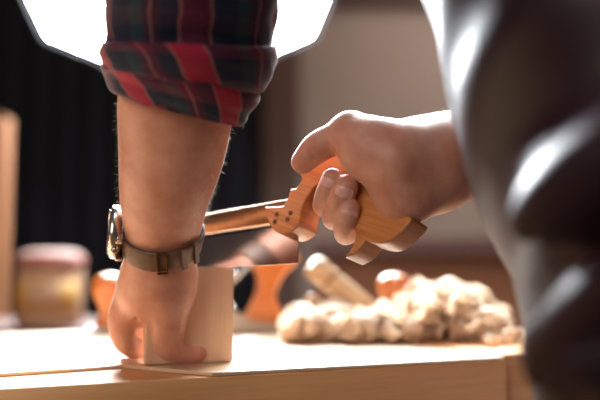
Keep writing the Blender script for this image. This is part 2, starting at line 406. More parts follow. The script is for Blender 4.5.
v, f = surfnet(hairf, headc-.14, headc+.15, .006); mesh('hair', v, f, BROWNHAIR, person)
# ------------------------------------------------------------------ shirt sleeve with rolled cuff
def uvgrid(o, nu, nv):
    uvl = o.data.uv_layers.new(name='UVMap')
    for p in o.data.polygons:
        ids = [o.data.loops[l].vertex_index for l in p.loop_indices]
        us = [i % nu for i in ids]; wrap = max(us)-min(us) > nu/2
        for l, i in zip(p.loop_indices, ids):
            u = i % nu; 
            if wrap and u < nu/2: u += nu
            uvl.data[l].uv = (u/nu, (i//nu)/nv)
def sleeve(name, rings, m, fold, nu=160, per=8, seed=0):
    """rings: (px centre, py centre, depth, half width px, front-back half mm, sideways tilt)"""
    rr = catmull([np.array(r, float) for r in rings], per, closed=False); v = []
    for j, r in enumerate(rr):
        c = P(r[0], r[1], r[2]); wpx = r[3]/F*r[2]; e2 = nrm([0, -.97, -.24]); e1 = nrm([1, 0, -r[5]])
        for k in range(nu):
            a = 2*math.pi*k/nu; q = math.cos(a)*e1*wpx+math.sin(a)*e2*r[4]*mm
            nn = noise.noise(Vector((math.cos(a)*1.5+seed, math.sin(a)*1.5, j/per*.8)))
            n2 = noise.noise(Vector((math.cos(a)*3.2+seed, math.sin(a)*3.2+j/per*.5, j/per*1.3)))
            dn = math.sin(a*2+j/per*.9)
            v.append(c+q*(1+fold*nn+fold*.6*n2)+np.array([0,0,fold*.02*dn]))
    nv = len(rr); f = [(j*nu+k, j*nu+(k+1)%nu, (j+1)*nu+(k+1)%nu, (j+1)*nu+k) for j in range(nv-1) for k in range(nu)]
    o = mesh(name, v, f, m, person); uvgrid(o, nu, nv)
    so = o.modifiers.new('t', 'SOLIDIFY'); so.thickness = .0016; so.offset = -1
    return o
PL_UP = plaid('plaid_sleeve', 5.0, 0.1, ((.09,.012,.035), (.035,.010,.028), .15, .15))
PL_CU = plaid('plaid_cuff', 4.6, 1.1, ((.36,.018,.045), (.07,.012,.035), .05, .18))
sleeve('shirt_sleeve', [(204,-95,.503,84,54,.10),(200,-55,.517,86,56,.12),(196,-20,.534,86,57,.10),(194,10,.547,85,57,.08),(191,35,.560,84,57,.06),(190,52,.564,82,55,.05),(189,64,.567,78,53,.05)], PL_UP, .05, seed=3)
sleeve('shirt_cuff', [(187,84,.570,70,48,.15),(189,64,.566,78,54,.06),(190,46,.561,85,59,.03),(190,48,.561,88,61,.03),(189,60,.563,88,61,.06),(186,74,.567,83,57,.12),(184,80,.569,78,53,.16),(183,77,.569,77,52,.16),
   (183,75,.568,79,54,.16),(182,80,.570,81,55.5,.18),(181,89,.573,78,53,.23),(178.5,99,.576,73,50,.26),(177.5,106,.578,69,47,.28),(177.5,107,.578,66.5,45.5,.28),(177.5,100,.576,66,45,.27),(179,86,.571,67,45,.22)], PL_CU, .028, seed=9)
# shirt body (coarser cloth over trunk and upper arms)
PL_BODY = plain('shirt_cloth', (.035, .012, .03), .85, 0, .5, 14, sheen=.3)
def shirtf(p):
    d = smin(trunk(p, .010), chain(p, [(lsh, .068), (.5*(lsh+lel), .062), (P(202,-84,.506), .050)], .02), .03)
    d = smin(d, chain(p, [(rsh, .068), (rel2, .056), (.6*rel2+.4*rel, .052)], .02), .03)
    d = smin(d, chain(p, [(neck[0][0], .066), (neck[0][0]*.5+neck[1][0]*.5, .062)], .01), .02)
    d = d + .003*np.sin(p[..., 0]*70+p[..., 2]*45)*np.sin(p[..., 1]*60-p[..., 2]*30)
    return np.maximum(d, .93-p[..., 2])
v, f = surfnet(shirtf, A_(-.16,.20,.90), A_(.50,.82,1.58), .007); sho = mesh('shirt', v, f, PL_UP, person)
uvl = sho.data.uv_layers.new(name='UVMap')
for l in sho.data.loops:
    c = sho.data.vertices[l.vertex_index].co; uvl.data[l.index].uv = ((c.x*.87+c.y*.5)*1.6, c.z*1.6)
v, f = surfnet(lambda p: np.maximum(smin(legs(p, .012), chain(p, [(torso[0][0]+A_(0,0,.02), .172), (torso[0][0], .172)], .02, sqT), .04), np.maximum(.05-p[..., 2], p[..., 2]-.96)), A_(0,.20,.03), A_(.5,.80,1.0), .009)
mesh('trousers', v, f, plain('denim', (.02, .03, .06), .8), person)
for an in (ankL, ankR):
    v, f = surfnet(lambda p: np.maximum(smin(cap(p, an-A_(0,0,.045), an+fdir*.16-A_(0,0,.05), .048, .040), cap(p, an, an+A_(0,0,.06), .055, .055), .02), .001-p[..., 2]), an-A_(.25,.12,.1), an+A_(.12,.25,.14), .007)
    mesh('boot', v, f, LEATHER, person)
# apron: dark satin-like cloth with diagonal folds where the waist bends
def ridge(p, a, b, w, h):
    d = cap(p, a, b, 0, 0); return h*np.exp(-(d/w)**2)
folds = [(P(470,260,.36), P(680,85,.285), .028, .038), (P(530,345,.36), P(640,255,.30), .016, .030), (P(515,400,.36), P(640,345,.30), .016, .030)]
dips = [(P(500,310,.36), P(610,215,.30), .012, -.012), (P(540,375,.36), P(640,310,.30), .009, -.010), (P(450,120,.38), P(620,40,.28), .03, -.006)]
def apronf(p):
    d = chain(p, [(c, r+.018) for c, r in torso], .03, sqT)
    for a, b, w, h in folds+dips: d = d-ridge(p, a, b, w, h)
    d = d-.002*np.sin(p[..., 2]*95+p[..., 1]*60+p[..., 0]*30)
    g = (p-A_(.22,.475,1.0)) @ fdir
    return np.maximum(np.maximum(d, -.055-g), p[..., 2]-1.33)
v, f = surfnet(apronf, A_(-.02,.20,.66), A_(.42,.80,1.36), .0045)
APRON = plain('apron_cloth', (.019, .006, .010), .43, 0, .2, 120, spec=.36, sheen=.0, bmp=.15)
mesh('apron', v, f, APRON, person)
# ------------------------------------------------------------------ wrist watch
Wc = P(162,236,.640); wn = nrm([.03,-.66,.75]); w1 = nrm([1,0,.0]); w1 = nrm(w1-wn*w1.dot(wn)); w2 = np.cross(w1, wn); 
if w2[1] > 0: w2 = -w2        # w2 points towards the viewer and down
def wr(a, off, gap=.0012):
    d = math.cos(a)*w1+math.sin(a)*w2; c = Wc+wn*off; t = .05
    for _ in range(30):
        s = lhand((c+d*t)[None])[0]; t -= s*.7
    return c+d*(t+gap), d
watch = empty('wrist_watch', Wc); tag(watch, 'wrist watch with a round steel case and brown leather strap on the left wrist', 'watch')
NS = 96; sv, sf = [], []; HW = .0085
rad = np.zeros((NS, 2))
for k in range(NS):
    a = 2*math.pi*k/NS
    for j, off in enumerate((-HW, HW)):
        q, d = wr(a, off); rad[k, j] = (q-(Wc+wn*off)) @ d
rad = np.minimum.reduce([rad*0+.06, rad]); 
for _ in range(4): rad = (np.roll(rad,1,0)+rad+np.roll(rad,-1,0))/3
for k in range(NS):
    a = 2*math.pi*k/NS; d = math.cos(a)*w1+math.sin(a)*w2
    for off, r in ((-HW, rad[k,0]+.0004), (-HW, rad[k,0]+.0020), (-HW*.8, rad[k,0]*.9+rad[k,1]*.1+.0026), (HW*.8, rad[k,1]*.9+rad[k,0]*.1+.0026), (HW, rad[k,1]+.0020), (HW, rad[k,1]+.0004)):
        sv.append(Wc+wn*off+d*r)
sf = [(k*6+i, k*6+(i+1)%6, ((k+1)%NS)*6+(i+1)%6, ((k+1)%NS)*6+i) for k in range(NS) for i in range(6)]
strap = mesh('strap', sv, sf, LEATHER, watch)
stv, stf = [], []
for off in (-HW*.78, HW*.78):                       # stitched edges of the strap
    for k in range(0, NS, 2):
        a0, a1 = 2*math.pi*k/NS, 2*math.pi*(k+1)/NS; j = 0 if off < 0 else 1
        s0 = len(stv)
        for a, kk in ((a0, k), (a1, (k+1) % NS)):
            d = math.cos(a)*w1+math.sin(a)*w2; r = rad[kk, j]+.0029
            for dd in (-.0004, .0004): stv.append(Wc+wn*(off+dd)+d*r)
        stf.append((s0, s0+1, s0+3, s0+2))
mesh('stitching', stv, stf, LEDGE, strap)
# case: facing left
kL = NS//2; rl = rad[kL].mean(); cN = nrm(-w1*1.0+np.array([0,-.16,.02])); cc = Wc+wn*.0025 - w1*(rl+.003)
Mc = frame(cc, wn, cN)
v, f = lathe([(.0, -.001),(.0165,-.001),(.0195,.001),(.0205,.0035),(.0205,.0065),(.0195,.0080),(.0178,.0085),(.0175,.0078),(0,.0078)], 48, Mc); mesh('case', v, f, CASE, watch)
v, f = lathe([(0,.0079),(.0174,.0079),(.0172,.0092),(.015,.0100),(0,.0106)], 48, Mc)
cg, nt, b = mat('crystal'); b.inputs['Transmission Weight'].default_value = 1; b.inputs['Roughness'].default_value = .02; b.inputs['IOR'].default_value = 1.45
mesh('crystal', v, f, cg, watch)
v, f = lathe([(0,.00782),(.0170,.00782),(.0170,.00788),(0,.00788)], 48, Mc); mesh('dial', v, f, plain('dial', (.7,.68,.62), .5), watch)
for L_, w_, a_ in ((.010,.0010,.6), (.014,.0007,2.2)):
    box('hand', (L_/2*math.cos(a_), L_/2*math.sin(a_), .0081), (L_, w_, .0002), LEDGE, watch, rz=a_, M=Mc)
v, f = lathe([(0,0),(.0022,0),(.0025,.0006),(.0025,.0024),(.0020,.003),(0,.003)], 20, Mc @ frame((0,-.0205,.004), (1,0,0), (0,-1,0))); mesh('crown', v, f, CASE, watch)
for sx in (-1, 1):
    for sy in (-1, 1):
        box('lug', (sy*.0085, sx*.0185, .0005), (.0030, .008, .005), CASE, watch, bev=.0008, M=Mc)
# buckle
kb = int(NS*.235); ab = 2*math.pi*kb/NS; db = math.cos(ab)*w1+math.sin(ab)*w2; tb = np.cross(db, wn); rb = rad[kb].mean()
Mb = frame(Wc+db*(rb+.0035), tb, db)
bm = bmesh.new()
for c, s in (((0,.0096,0), (.007,.0012,.0014)), ((0,-.0096,0), (.007,.0012,.0014)), ((.0035,0,0), (.0014,.0204,.0016)), ((-.0035,0,0), (.0012,.0204,.0012))): boxbm(bm, c, s, bev=.0004, M=Mb)
bk = frombm('buckle', bm, BRASSD, watch)
box('buckle_pin', (0,0,.0008), (.013,.0013,.0012), CASE, bk, bev=.0003, M=Mb)
for q in (8, 13):
    kk = kb-q; aa = 2*math.pi*kk/NS; dd = math.cos(aa)*w1+math.sin(aa)*w2; tt = np.cross(dd, wn)
    box('strap_loop', (0,0,0), (.0045,.0195,.0026), LEATHER, watch, bev=.0006, M=frame(Wc+dd*(rad[kk].mean()+.0032), tt, dd))
# ------------------------------------------------------------------ dovetail saw
psi, tau = R(36), R(13)
su = np.array([math.cos(psi), -math.sin(psi), 0]); sw = np.array([math.sin(psi)*math.cos(tau), math.cos(psi)*math.cos(tau), -math.sin(tau)]); sv_ = np.cross(sw, su)
SO = P(360,200,.60)
MS = Matrix(((su[0], sv_[0], sw[0], SO[0]), (su[1], sv_[1], sw[1], SO[1]), (su[2], sv_[2], sw[2], SO[2]), (0,0,0,1)))
def sl(px, py, w=0.0):
    r = ray(px, py); t = ((SO+sw*w-CP) @ sw)/(r @ sw); q = CP+r*t-SO; return (q @ su, q @ sv_)
saw = empty('dovetail_saw', M=MS); tag(saw, 'dovetail saw with an open beech handle and brass back gripped in the right hand', 'saw')
TH = .025
out = [(265,207),(265.8,215),(269,224),(274.5,231),(281.5,234),(290,232.3),(299,225.5),(300,217),(301.5,209),(304.5,201),(309.5,193),(315,186),(323,184),(331,190),(339,202),(347,215),(354,227),(355,236),(352,246),(345,257.5),
       (352,254.5),(358,250),(363,244),(366,240.5),(374,243),(382,243.5),(390,240.5),(400,233),(405.5,227.5),(410,222),(411.5,218),(408,215.5),(402,217),(396,216),(388,208),(380,196),(374,184),(370,172),(369,160),(366,150),(356,144),(342,143),(328,149),(314,157),(303,164),(296,171),(300,175),(301.5,179),(299,184),(295.5,188.6),(291,189),(289.3,192),(287,199),(283,206)]
cor = {0, 6, 19, 23, 45, 49, 50, 53}
o2 = catmull([sl(*p) for p in out], 5, True, cor)
me = extrude_outline(o2, TH, .0014); hd = link('handle', me, BEECH, saw, True, True)
for p in me.polygons: p.use_smooth = abs(p.normal.z) < .98
hd.modifiers.new('w', 'WEIGHTED_NORMAL')
wb = TH*.5
def poly_solid(name, pts, w0, w1, m, parent, bev=0):
    bm = bmesh.new(); a = [bm.verts.new((x, y, w0)) for x, y in pts]; b = [bm.verts.new((x, y, w1)) for x, y in pts]; n = len(pts)
    bm.faces.new(a); bm.faces.new(b[::-1])
    for i in range(n): bm.faces.new((a[i], a[(i+1) % n], b[(i+1) % n], b[i]))
    bmesh.ops.recalc_face_normals(bm, faces=bm.faces)
    if bev: bmesh.ops.bevel(bm, geom=bm.edges[:], offset=bev, segments=3, affect='EDGES', profile=.5)
    return frombm(name, bm, m, parent, False, True)
# back (spine): in the blade's plane
wS = wb-.0035
tr = np.array(sl(289,197.3,wS)); tl = np.array(sl(204,212.3,wS)); ud = nrm(tr-tl); br = np.array(sl(268,222.5,wS)); blp = np.array(sl(204,232,wS))
LEN = .185
tl2 = tr-ud*LEN; bd = nrm(br-blp); bl2 = br-bd*(LEN-.02)
sp_pts = [tuple(tl2+np.array([.004,-.0])), tuple(tr), tuple(tr-np.array([-.004,.010])), tuple(br+bd*.02), tuple(br), tuple(bl2)]
bm = bmesh.new(); secs = []
for T_, B_ in ((tl2+np.array([.004,0]), bl2), (tr, br+(tr-tl2)*0+bd*.012)):
    secs.append([bm.verts.new((B_[0]+(T_[0]-B_[0])*s_, B_[1]+(T_[1]-B_[1])*s_, wb+w_)) for s_, w_ in ((0,-.0036),(.58,-.0036),(.74,-.0033),(.87,-.0025),(.96,-.0014),(1,0),(.96,.0014),(.87,.0025),(.74,.0033),(.58,.0036),(0,.0036))])
n_ = len(secs[0]); bm.faces.new(secs[0]); bm.faces.new(secs[1][::-1])
for i in range(n_): bm.faces.new((secs[0][i], secs[0][(i+1)%n_], secs[1][(i+1)%n_], secs[1][i]))
bko = frombm('back', bm, BRASS, saw, True, True); bko.modifiers.new('w', 'WEIGHTED_NORMAL')
# blade
b1 = np.array(sl(298,263.5,wb)); b2 = np.array(sl(198,268.5,wb)); bdir = nrm(b1-b2); toe = b1-bdir*(LEN-.004)
top_r = np.array(sl(299,225,wb)); top_l = bl2+np.array([.004,.004])
poly_solid('blade', [tuple(toe), tuple(b1), tuple(top_r), tuple(br+np.array([0,.004])), tuple(top_l)], wb-.00035, wb+.00035, STEEL, saw)
# teeth along the cutting edge
bm = bmesh.new(); nT = int((LEN-.006)/.0016); nd = np.array([bdir[1], -bdir[0]])
for i in range(nT):
    a = toe+bdir*(i*.0016+.001); pts = [a, a+bdir*.0016, a+bdir*.0004+nd*.0010]
    A1 = [bm.verts.new((q[0], q[1], wb-.0003)) for q in pts]; B1 = [bm.verts.new((q[0], q[1], wb+.0003)) for q in pts]
    bm.faces.new(A1); bm.faces.new(B1[::-1])
    for j in range(3): bm.faces.new((A1[j], A1[(j+1)%3], B1[(j+1)%3], B1[j]))
frombm('teeth', bm, STEEL, saw, False, True)
for (x, y) in ((277,214.5),(275,221.8),(290.6,213),(287.6,219.3)):
    q = sl(x, y); v, f = lathe([(0,0),(.0017,0),(.0017,-.0002),(.0020,-.0003),(.0020,.004),(0,.004)], 20, Matrix.Translation((q[0], q[1], -.0001)))
    nt_ = mesh('saw_nut', v, f, BRASSD, saw, False, True)
    box('slot', (q[0], q[1], -.0004), (.0036,.0005,.0004), DARKGAP, nt_, rz=.7).matrix_parent_inverse = Matrix.Identity(4)
# ------------------------------------------------------------------ board being cut
a = onz(146,364.5,BZ+.0008); b = onz(233,361.3,BZ+.0008); ud = nrm(b-a); wdt = np.linalg.norm(b-a); vd = np.array([-ud[1], ud[0], 0])
tz = P(238,268,b[1])[2]-BZ
cbd = (a+b)/2+vd*.009; cbd[2] = BZ+tz/2+.0008
Mbd = Matrix(((ud[0], vd[0], 0, cbd[0]), (ud[1], vd[1], 0, cbd[1]), (0, 0, 1, cbd[2]), (0,0,0,1)))
o = box('wooden_board', (0,0,0), (wdt,.018,tz), PINE, bev=.0006, local=True); o.matrix_world = Mbd
tag(o, 'pale upright board end held on the bench and being sawn', 'board')
# ------------------------------------------------------------------ workbench
e0 = onz(0,383.5,BZ); e1 = onz(506,357,BZ); bu = nrm(e1-e0); bvv = np.array([-bu[1], bu[0], 0]); byaw = math.atan2(bu[1], bu[0])
def bp(u, v, z=BZ): q = e1+bu*u+bvv*v; q[2] = z; return q       # u right of the top's end, v away from the front edge
bench = empty('workbench', bp(-.5,.25,0)); tag(bench, 'wooden workbench with a pale top running under both hands', 'workbench')
def bbox(name, u0, u1, v0, v1, z0, z1, m, par=bench, bev=.0015):
    return box(name, bp((u0+u1)/2, (v0+v1)/2, (z0+z1)/2), (u1-u0, v1-v0, z1-z0), m, par, rz=byaw, bev=bev)
BD = .44
def prism(name, pts, z0, z1, m, par):
    bm = bmesh.new(); a = [bm.verts.new(V([*p[:2], z0])) for p in pts]; b = [bm.verts.new(V([*p[:2], z1])) for p in pts]; n = len(pts)
    bm.faces.new(a[::-1]); bm.faces.new(b)
    for i in range(n): bm.faces.new((a[i], a[(i+1) % n], b[(i+1) % n], b[i]))
    bmesh.ops.recalc_face_normals(bm, faces=bm.faces)
    bmesh.ops.bevel(bm, geom=bm.edges[:], offset=.0012, segments=2, affect='EDGES', profile=.6)
    return frombm(name, bm, m, par)
g0 = onz(-150,383.5,BZ); g0b = onz(-150,381,BZ); g1 = onz(140,363.6,BZ)
g0 = onz(-220,387,BZ); g1 = onz(125,364.5,BZ); g2 = onz(150,367,BZ); g3 = bp(-.262,.0008)
prism('bench_top', [bp(-1.3,0), bp(0,0), bp(0,BD), bp(-1.3,BD)], BZ-.045, BZ-.0033, BENCHW, bench)
prism('top_board', [bp(-1.3,.112), g0, g1, g2, g3, bp(-.0005,.0008), bp(-.0005,BD-.001), bp(-1.3,BD-.001)], BZ-.0032, BZ, BENCHT, bench)
bbox('apron_board', -1.25, -.01, .002, .028, BZ-.20, BZ-.0455, BENCHW)
bbox('rear_rail', -1.22, .1, BD-.06, BD-.03, BZ-.16, BZ-.046, BENCHW)
for u in (-1.2, .06):
    for vq in (.04, BD-.12): bbox('leg', u-.035, u+.035, vq, vq+.07, .001, BZ-.046, BENCHW)
bbox('stretcher', -1.16, .02, .06, .09, .20, .30, BENCHW); bbox('stretcher', -1.16, .02, BD-.11, BD-.08, .20, .30, BENCHW)
bbox('end_block', .0015, .10, .012, BD-.02, BZ-.16, BZ+.001, BENCHW, bev=.003)
bbox('tool_well', -.9, .10, BD+.001, BD+.10, BZ-.06, BZ-.04, BENCHW)
# ------------------------------------------------------------------ bench planes
def plane(name, M, label, low=False):
    t = empty(name, M=M); tag(t, label, 'hand plane', 'hand planes on the bench')
    L, W = (.150 if low else .255), .062
    bm = bmesh.new(); pts = []
    for k in range(13): a_ = math.pi/2+math.pi*k/12; pts.append((-L/2+.012+.012*math.cos(a_), W/2*math.sin(a_)))
    for k in range(13): a_ = -math.pi/2+math.pi*k/12; pts.append((L/2-.012+.012*math.cos(a_), W/2*math.sin(a_)))
    a_ = [bm.verts.new((x, y, 0)) for x, y in pts]; b_ = [bm.verts.new((x, y, .006)) for x, y in pts]; n = len(pts)
    bm.faces.new(a_[::-1]); bm.faces.new(b_)
    for i in range(n): bm.faces.new((a_[i], a_[(i+1) % n], b_[(i+1) % n], b_[i]))
    frombm('sole', bm, IRON, t, False, True)
    for s in (-1, 1):
        if low: break
        prof = [(-.075,.006),(-.06,.016),(-.03,.040),(.0,.046),(.03,.034),(.06,.016),(.09,.010),(.10,.006)]
        bm = bmesh.new(); pr = catmull(prof, 4, False)
        A1 = [bm.verts.new((x, s*(W/2-.003), z)) for x, z in pr]; B1 = [bm.verts.new((x, s*W/2, z)) for x, z in pr]
        bm.faces.new(A1); bm.faces.new(B1[::-1])
        for i in range(len(pr)): j = (i+1) % len(pr); bm.faces.new((A1[i], A1[j], B1[j], B1[i]))
        frombm('side', bm, IRON, t, False, True)
    v, f = lathe([(0,.006),(.0165,.006),(.0155,.010),(.0105,.018),(.0110,.028),(.0165,.040),(.0200,.049),(.0195,.058),(.0150,.065),(.006,.0685),(0,.069)], 32, Matrix.Translation((-L/2+.026,0,0)))
    kn = mesh('front_knob', v, f, PLANEW, t, True, True)
    v, f = lathe([(0,.0685),(.0042,.0685),(.0042,.0699),(0,.0703)], 16, Matrix.Translation((-L/2+.026,0,0))); mesh('screw', v, f, BRASS, kn, True, True)
    if low:
        Mi = Matrix.Translation((.012,0,.010)) @ Matrix.Rotation(R(-20), 4, 'Y')
        box('iron', (.02,0,.004), (.07,.040,.003), CASE, t, M=Mi, local=True, bev=.0008)
        box('lever_cap', (.015,0,.010), (.055,.036,.008), IRON, t, M=Mi, local=True, bev=.003)
        return t
    # tote: curved rear handle with forward horn
    tp = [(.052,.006),(.112,.006),(.108,.014),(.097,.030),(.094,.045),(.104,.066),(.118,.080),(.121,.090),(.112,.095),(.098,.090),(.088,.086),(.076,.088),(.062,.098),(.055,.094),(.060,.082),(.070,.066),(.071,.050),(.064,.032),(.056,.016)]
    pts2 = catmull(tp, 4, True, {0, 1}); me = extrude_outline(pts2, .024, .005)
    o = link('tote', me, PLANEW, t, True, True); o.matrix_basis = Matrix.Translation((0,.012,0)) @ Matrix.Rotation(R(90), 4, 'X')
    # frog, iron, lever cap
    Mi = Matrix.Translation((-.008,0,.008)) @ Matrix.Rotation(R(-45), 4, 'Y')
    box('iron', (.055,0,0), (.115,.048,.003), CASE, t, M=Mi, local=True, bev=.0008)
    box('lever_cap', (.045,0,.006), (.075,.042,.008), CASE, t, M=Mi, local=True, bev=.003)
    box('frog', (.022,0,.018), (.045,.040,.030), IRON, t, bev=.004, local=True)
    return t
q = onz(196,332,BZ); q[2] = BZ+.0005
sc_ = 1.0
M1 = Matrix.Translation(V(q)) @ Matrix.Rotation(R(6), 4, 'Z')
plane('hand_plane', M1, 'bench plane with orange knob and tote lying behind the hand and board')
q = P(437,331,.97); q[2] = BZ+.0005
plane('hand_plane', Matrix.Translation(V(q)) @ Matrix.Rotation(R(-6), 4, 'Z'), 'small block plane whose orange knob shows behind the wood shavings', True)
# leaning round stick with ferrule ring
a = P(311,264,.95); b = P(377,318,.965)
ax = nrm(b-a); LL = np.linalg.norm(b-a)
t = empty('wooden_stick', a); tag(t, 'pale round wooden stick leaning diagonally out of the shavings', 'stick')
v, f = lathe([(0,0),(.010,0),(.0135,.003),(.0145,.010),(.0138,.022),(.0125,.026),(.0132,.034),(.0140,.06),(.0135,LL),(0,LL)], 32, frame(a, [0,1,0], ax)); mesh('shaft', v, f, PALE, t)
v, f = lathe([(.0128,.0235),(.0136,.0238),(.0136,.0282),(.0128,.0285)], 32, frame(a, [0,1,0], ax)); mesh('ring', v, f, BRASS, t)
a = P(311,300,.92); 
t = empty('wooden_stick', a); tag(t, 'short round wooden peg poking from the shavings beside the tote', 'stick')
v, f = lathe([(0,0),(.006,0),(.009,.003),(.0095,.010),(.0085,.05),(0,.05)], 24, frame(a, [1,0,0], nrm([.3,.9,-.35]))); mesh('peg', v, f, PALE, t)
# ------------------------------------------------------------------ shavings
SHAV = plain('shaving_wood', (.93, .83, .70), .5, 0, .08, 60, spec=.4)
nt = SHAV.node_tree; b = nt.nodes['Principled BSDF']; tr_ = N(nt, 'ShaderNodeBsdfTranslucent'); tr_.inputs['Color'].default_value = (.95,.82,.68,1); mxs = N(nt, 'ShaderNodeMixShader'); mxs.inputs[0].default_value = .68; nt.links.new(b.outputs[0], mxs.inputs[1]); nt.links.new(tr_.outputs[0], mxs.inputs[2]); nt.links.new(mxs.outputs[0], nt.nodes['Material Output'].inputs['Surface'])
v_, f_ = [], []
def curl(c, r, w, turns, M3):
    n = int(14*turns); s0 = len(v_)
    for k in range(n+1):
        a_ = 2*math.pi*turns*k/n; rr = r*(1-.10*a_/(2*math.pi)); off = .25*w*a_/(2*math.pi)
        for q_ in (-.5, .5):
            p = np.array([rr*math.cos(a_), rr*math.sin(a_), w*q_+off]); v_.append(c+M3 @ p)
    for k in range(n): f_.append((s0+2*k, s0+2*k+1, s0+2*k+3, s0+2*k+2))
def top_h(px):   # height of the heap above the bench, metres
    return float(np.interp(px, [285,300,330,355,380,398,415,450,470,495,505], [.006,.020,.022,.018,.018,.024,.050,.048,.042,.020,.006]))
for k in range(520):
    px = rng.uniform(290, 500); D = rng.uniform(.84, 1.0); h = top_h(px)*(1-abs((D-.92)/.10)**2*.6)
    r = rng.uniform(.007, .015); z = BZ+r+rng.uniform(0, 1)*max(h-r*.6, .0)
    x = (px-300)/F*D; M3 = np.array(Matrix.Rotation(rng.uniform(0, 6.28), 3, 'Z') @ Matrix.Rotation(rng.uniform(.6, 2.2), 3, 'X') @ Matrix.Rotation(rng.uniform(0, 6.28), 3, 'Z'))
    curl(np.array([x, D, z]), r, rng.uniform(.008, .018), rng.uniform(.7, 1.5), M3)
for k in range(14):
    px = rng.uniform(470, 535); D = rng.uniform(.80, .88); r = rng.uniform(.004, .007)
    curl(np.array([(px-300)/F*D, D, BZ+.002+r]), r, .01, 1.2, np.array(Matrix.Rotation(rng.uniform(0, 6.28), 3, 'Z') @ Matrix.Rotation(1.57, 3, 'X')))
v_ = [np.array([q[0], q[1], max(q[2], BZ+.0012)]) for q in v_]
sh = mesh('wood_shavings', v_, f_, SHAV); tag(sh, 'heap of pale curled wood shavings on the bench', 'wood shavings', kind='stuff')
so = sh.modifiers.new('t', 'SOLIDIFY'); so.thickness = .0003
# small offcut by the plane
q = onz(498,333,BZ)
# ------------------------------------------------------------------ background
WALLC = plain('wall_plaster', (.33, .255, .215), .9, 0, .06, 3)
DARKC = plain('dark_cloth', (.004, .005, .010), 1.0, 0, .2, 5)
FLOORC = wood('floor_wood', (.16, .09, .05), (.10, .05, .03), scale=(2, 14, 10), rough=.6)
POSTW = wood('post_wood', (.10, .05, .035), (.06, .03, .022), scale=(20, 20, 3), rough=.6)
TANP = wood('tan_post_wood', (.22, .095, .04), (.16, .07, .03), scale=(20, 20, 3), rough=.8, spec=.1)
CABW = wood('cabinet_wood', (.26, .105, .045), (.20, .078, .033), scale=(3, 20, 20), rough=.6)
CABD = wood('cabinet_dark', (.08, .034, .022), (.06, .026, .017), scale=(3, 20, 20), rough=.6)
tag(box('floor', (0,.6,-.025), (6.5,6.2,.05), FLOORC), kind='structure')
tag(box('wall_back', (0,3.62,1.4), (6.5,.1,2.8), WALLC), kind='structure')
tag(box('wall_left', (-2.6,.62,1.4), (.1,5.9,2.8), plain('wall_dark_panel', (.035,.022,.02), .8, 0, .1, 3)), kind='structure')
tag(box('trim_1', (1.2,3.53,P(0,-2,3.5)[2]+.16), (3.2,.08,.3), POSTW), kind='structure')
# dark curtain
cv, cf = [], []; nc = 220
x0, x1 = P(-160,0,3.3)[0], P(258,0,3.3)[0]
for k in range(nc+1):
    x = x0+(x1-x0)*k/nc; y = 3.32+.014*math.sin(k*.42)+.004*math.sin(k*1.1)
    cv += [(x, y, .02), (x, y, 2.75)]
for k in range(nc): cf.append((2*k, 2*k+2, 2*k+3, 2*k+1))
o = mesh('curtain', cv, cf, DARKC); so = o.modifiers.new('t', 'SOLIDIFY'); so.thickness = .004
tag(o, 'dark blue black curtain filling the left background', 'curtain')
# posts
o = box('wooden_post', ((P(262,0,3.3)[0]+P(300,0,3.3)[0])/2, 3.48, 1.35), (P(300,0,3.3)[0]-P(262,0,3.3)[0], .12, 2.7), POSTW, bev=.006); tag(o, 'dark brown wooden post between the curtain and the pale wall', 'post')
zt = P(0,112,1.9)[2]
t = empty('wooden_rack', (P(0,0,1.9)[0], 1.95, 0)); tag(t, 'tan wooden rack upright at the left edge of the photo', 'rack')
box('upright', (P(-24,0,1.9)[0], 1.95, zt/2), (.10,.06,zt), TANP, t, bev=.004); box('upright', (P(-190,0,1.9)[0], 1.95, zt/2), (.10,.06,zt), TANP, t, bev=.004)
box('crosspiece', (P(-100,0,1.9)[0], 1.95, zt-.3), (.36,.03,.06), TANP, t, bev=.003); box('crosspiece', (P(-100,0,1.9)[0], 1.95, .3), (.36,.03,.06), TANP, t, bev=.003)
# side table carrying the carton
tzb = P(0,326,1.62)[2]
t = empty('side_table', (-.62,1.75,0)); tag(t, 'low dark side table behind the bench under the canister', 'table')
box('tabletop', (-.55,1.72,tzb-.015), (.62,.34,.03), CABD, t, bev=.003)
for x in (-.82,-.28):
    for y in (1.59,1.85): box('leg', (x,y,(tzb-.031)/2+.0005), (.04,.04,tzb-.032), CABD, t)
# canister
cx = P(47,0,1.62)[0]; Wd = 68/F*1.62; Ht = P(0,250,1.62)[2]-tzb
t = empty('canister', (cx,1.65,tzb)); tag(t, 'pale round canister with a yellow label and red lid rim in the left background', 'canister')
TANC = plain('canister_body', (.36,.21,.12), .7, 0, .05, 20); YEL = plain('label_yellow', (.44,.24,.04), .6, 0, .1, 30); RED = plain('label_red', (.42,.05,.035), .6); 
r_ = Wd/2
Mt = Matrix.Translation((cx,1.65,tzb+.001))
v, f = lathe([(0,0),(r_*.92,0),(r_*.96,.004),(r_*.97,Ht*.70),(r_*.93,Ht*.74),(0,Ht*.74)], 48, Mt); mesh('body', v, f, TANC, t)
v, f = lathe([(0,Ht*.74),(r_*.97,Ht*.74),(r_,Ht*.76),(r_,Ht*.88),(r_*.9,Ht*.95),(r_*.6,Ht*.99),(0,Ht)], 48, Mt); mesh('lid', v, f, plain('lid_tan', (.20,.10,.07), .7), t)
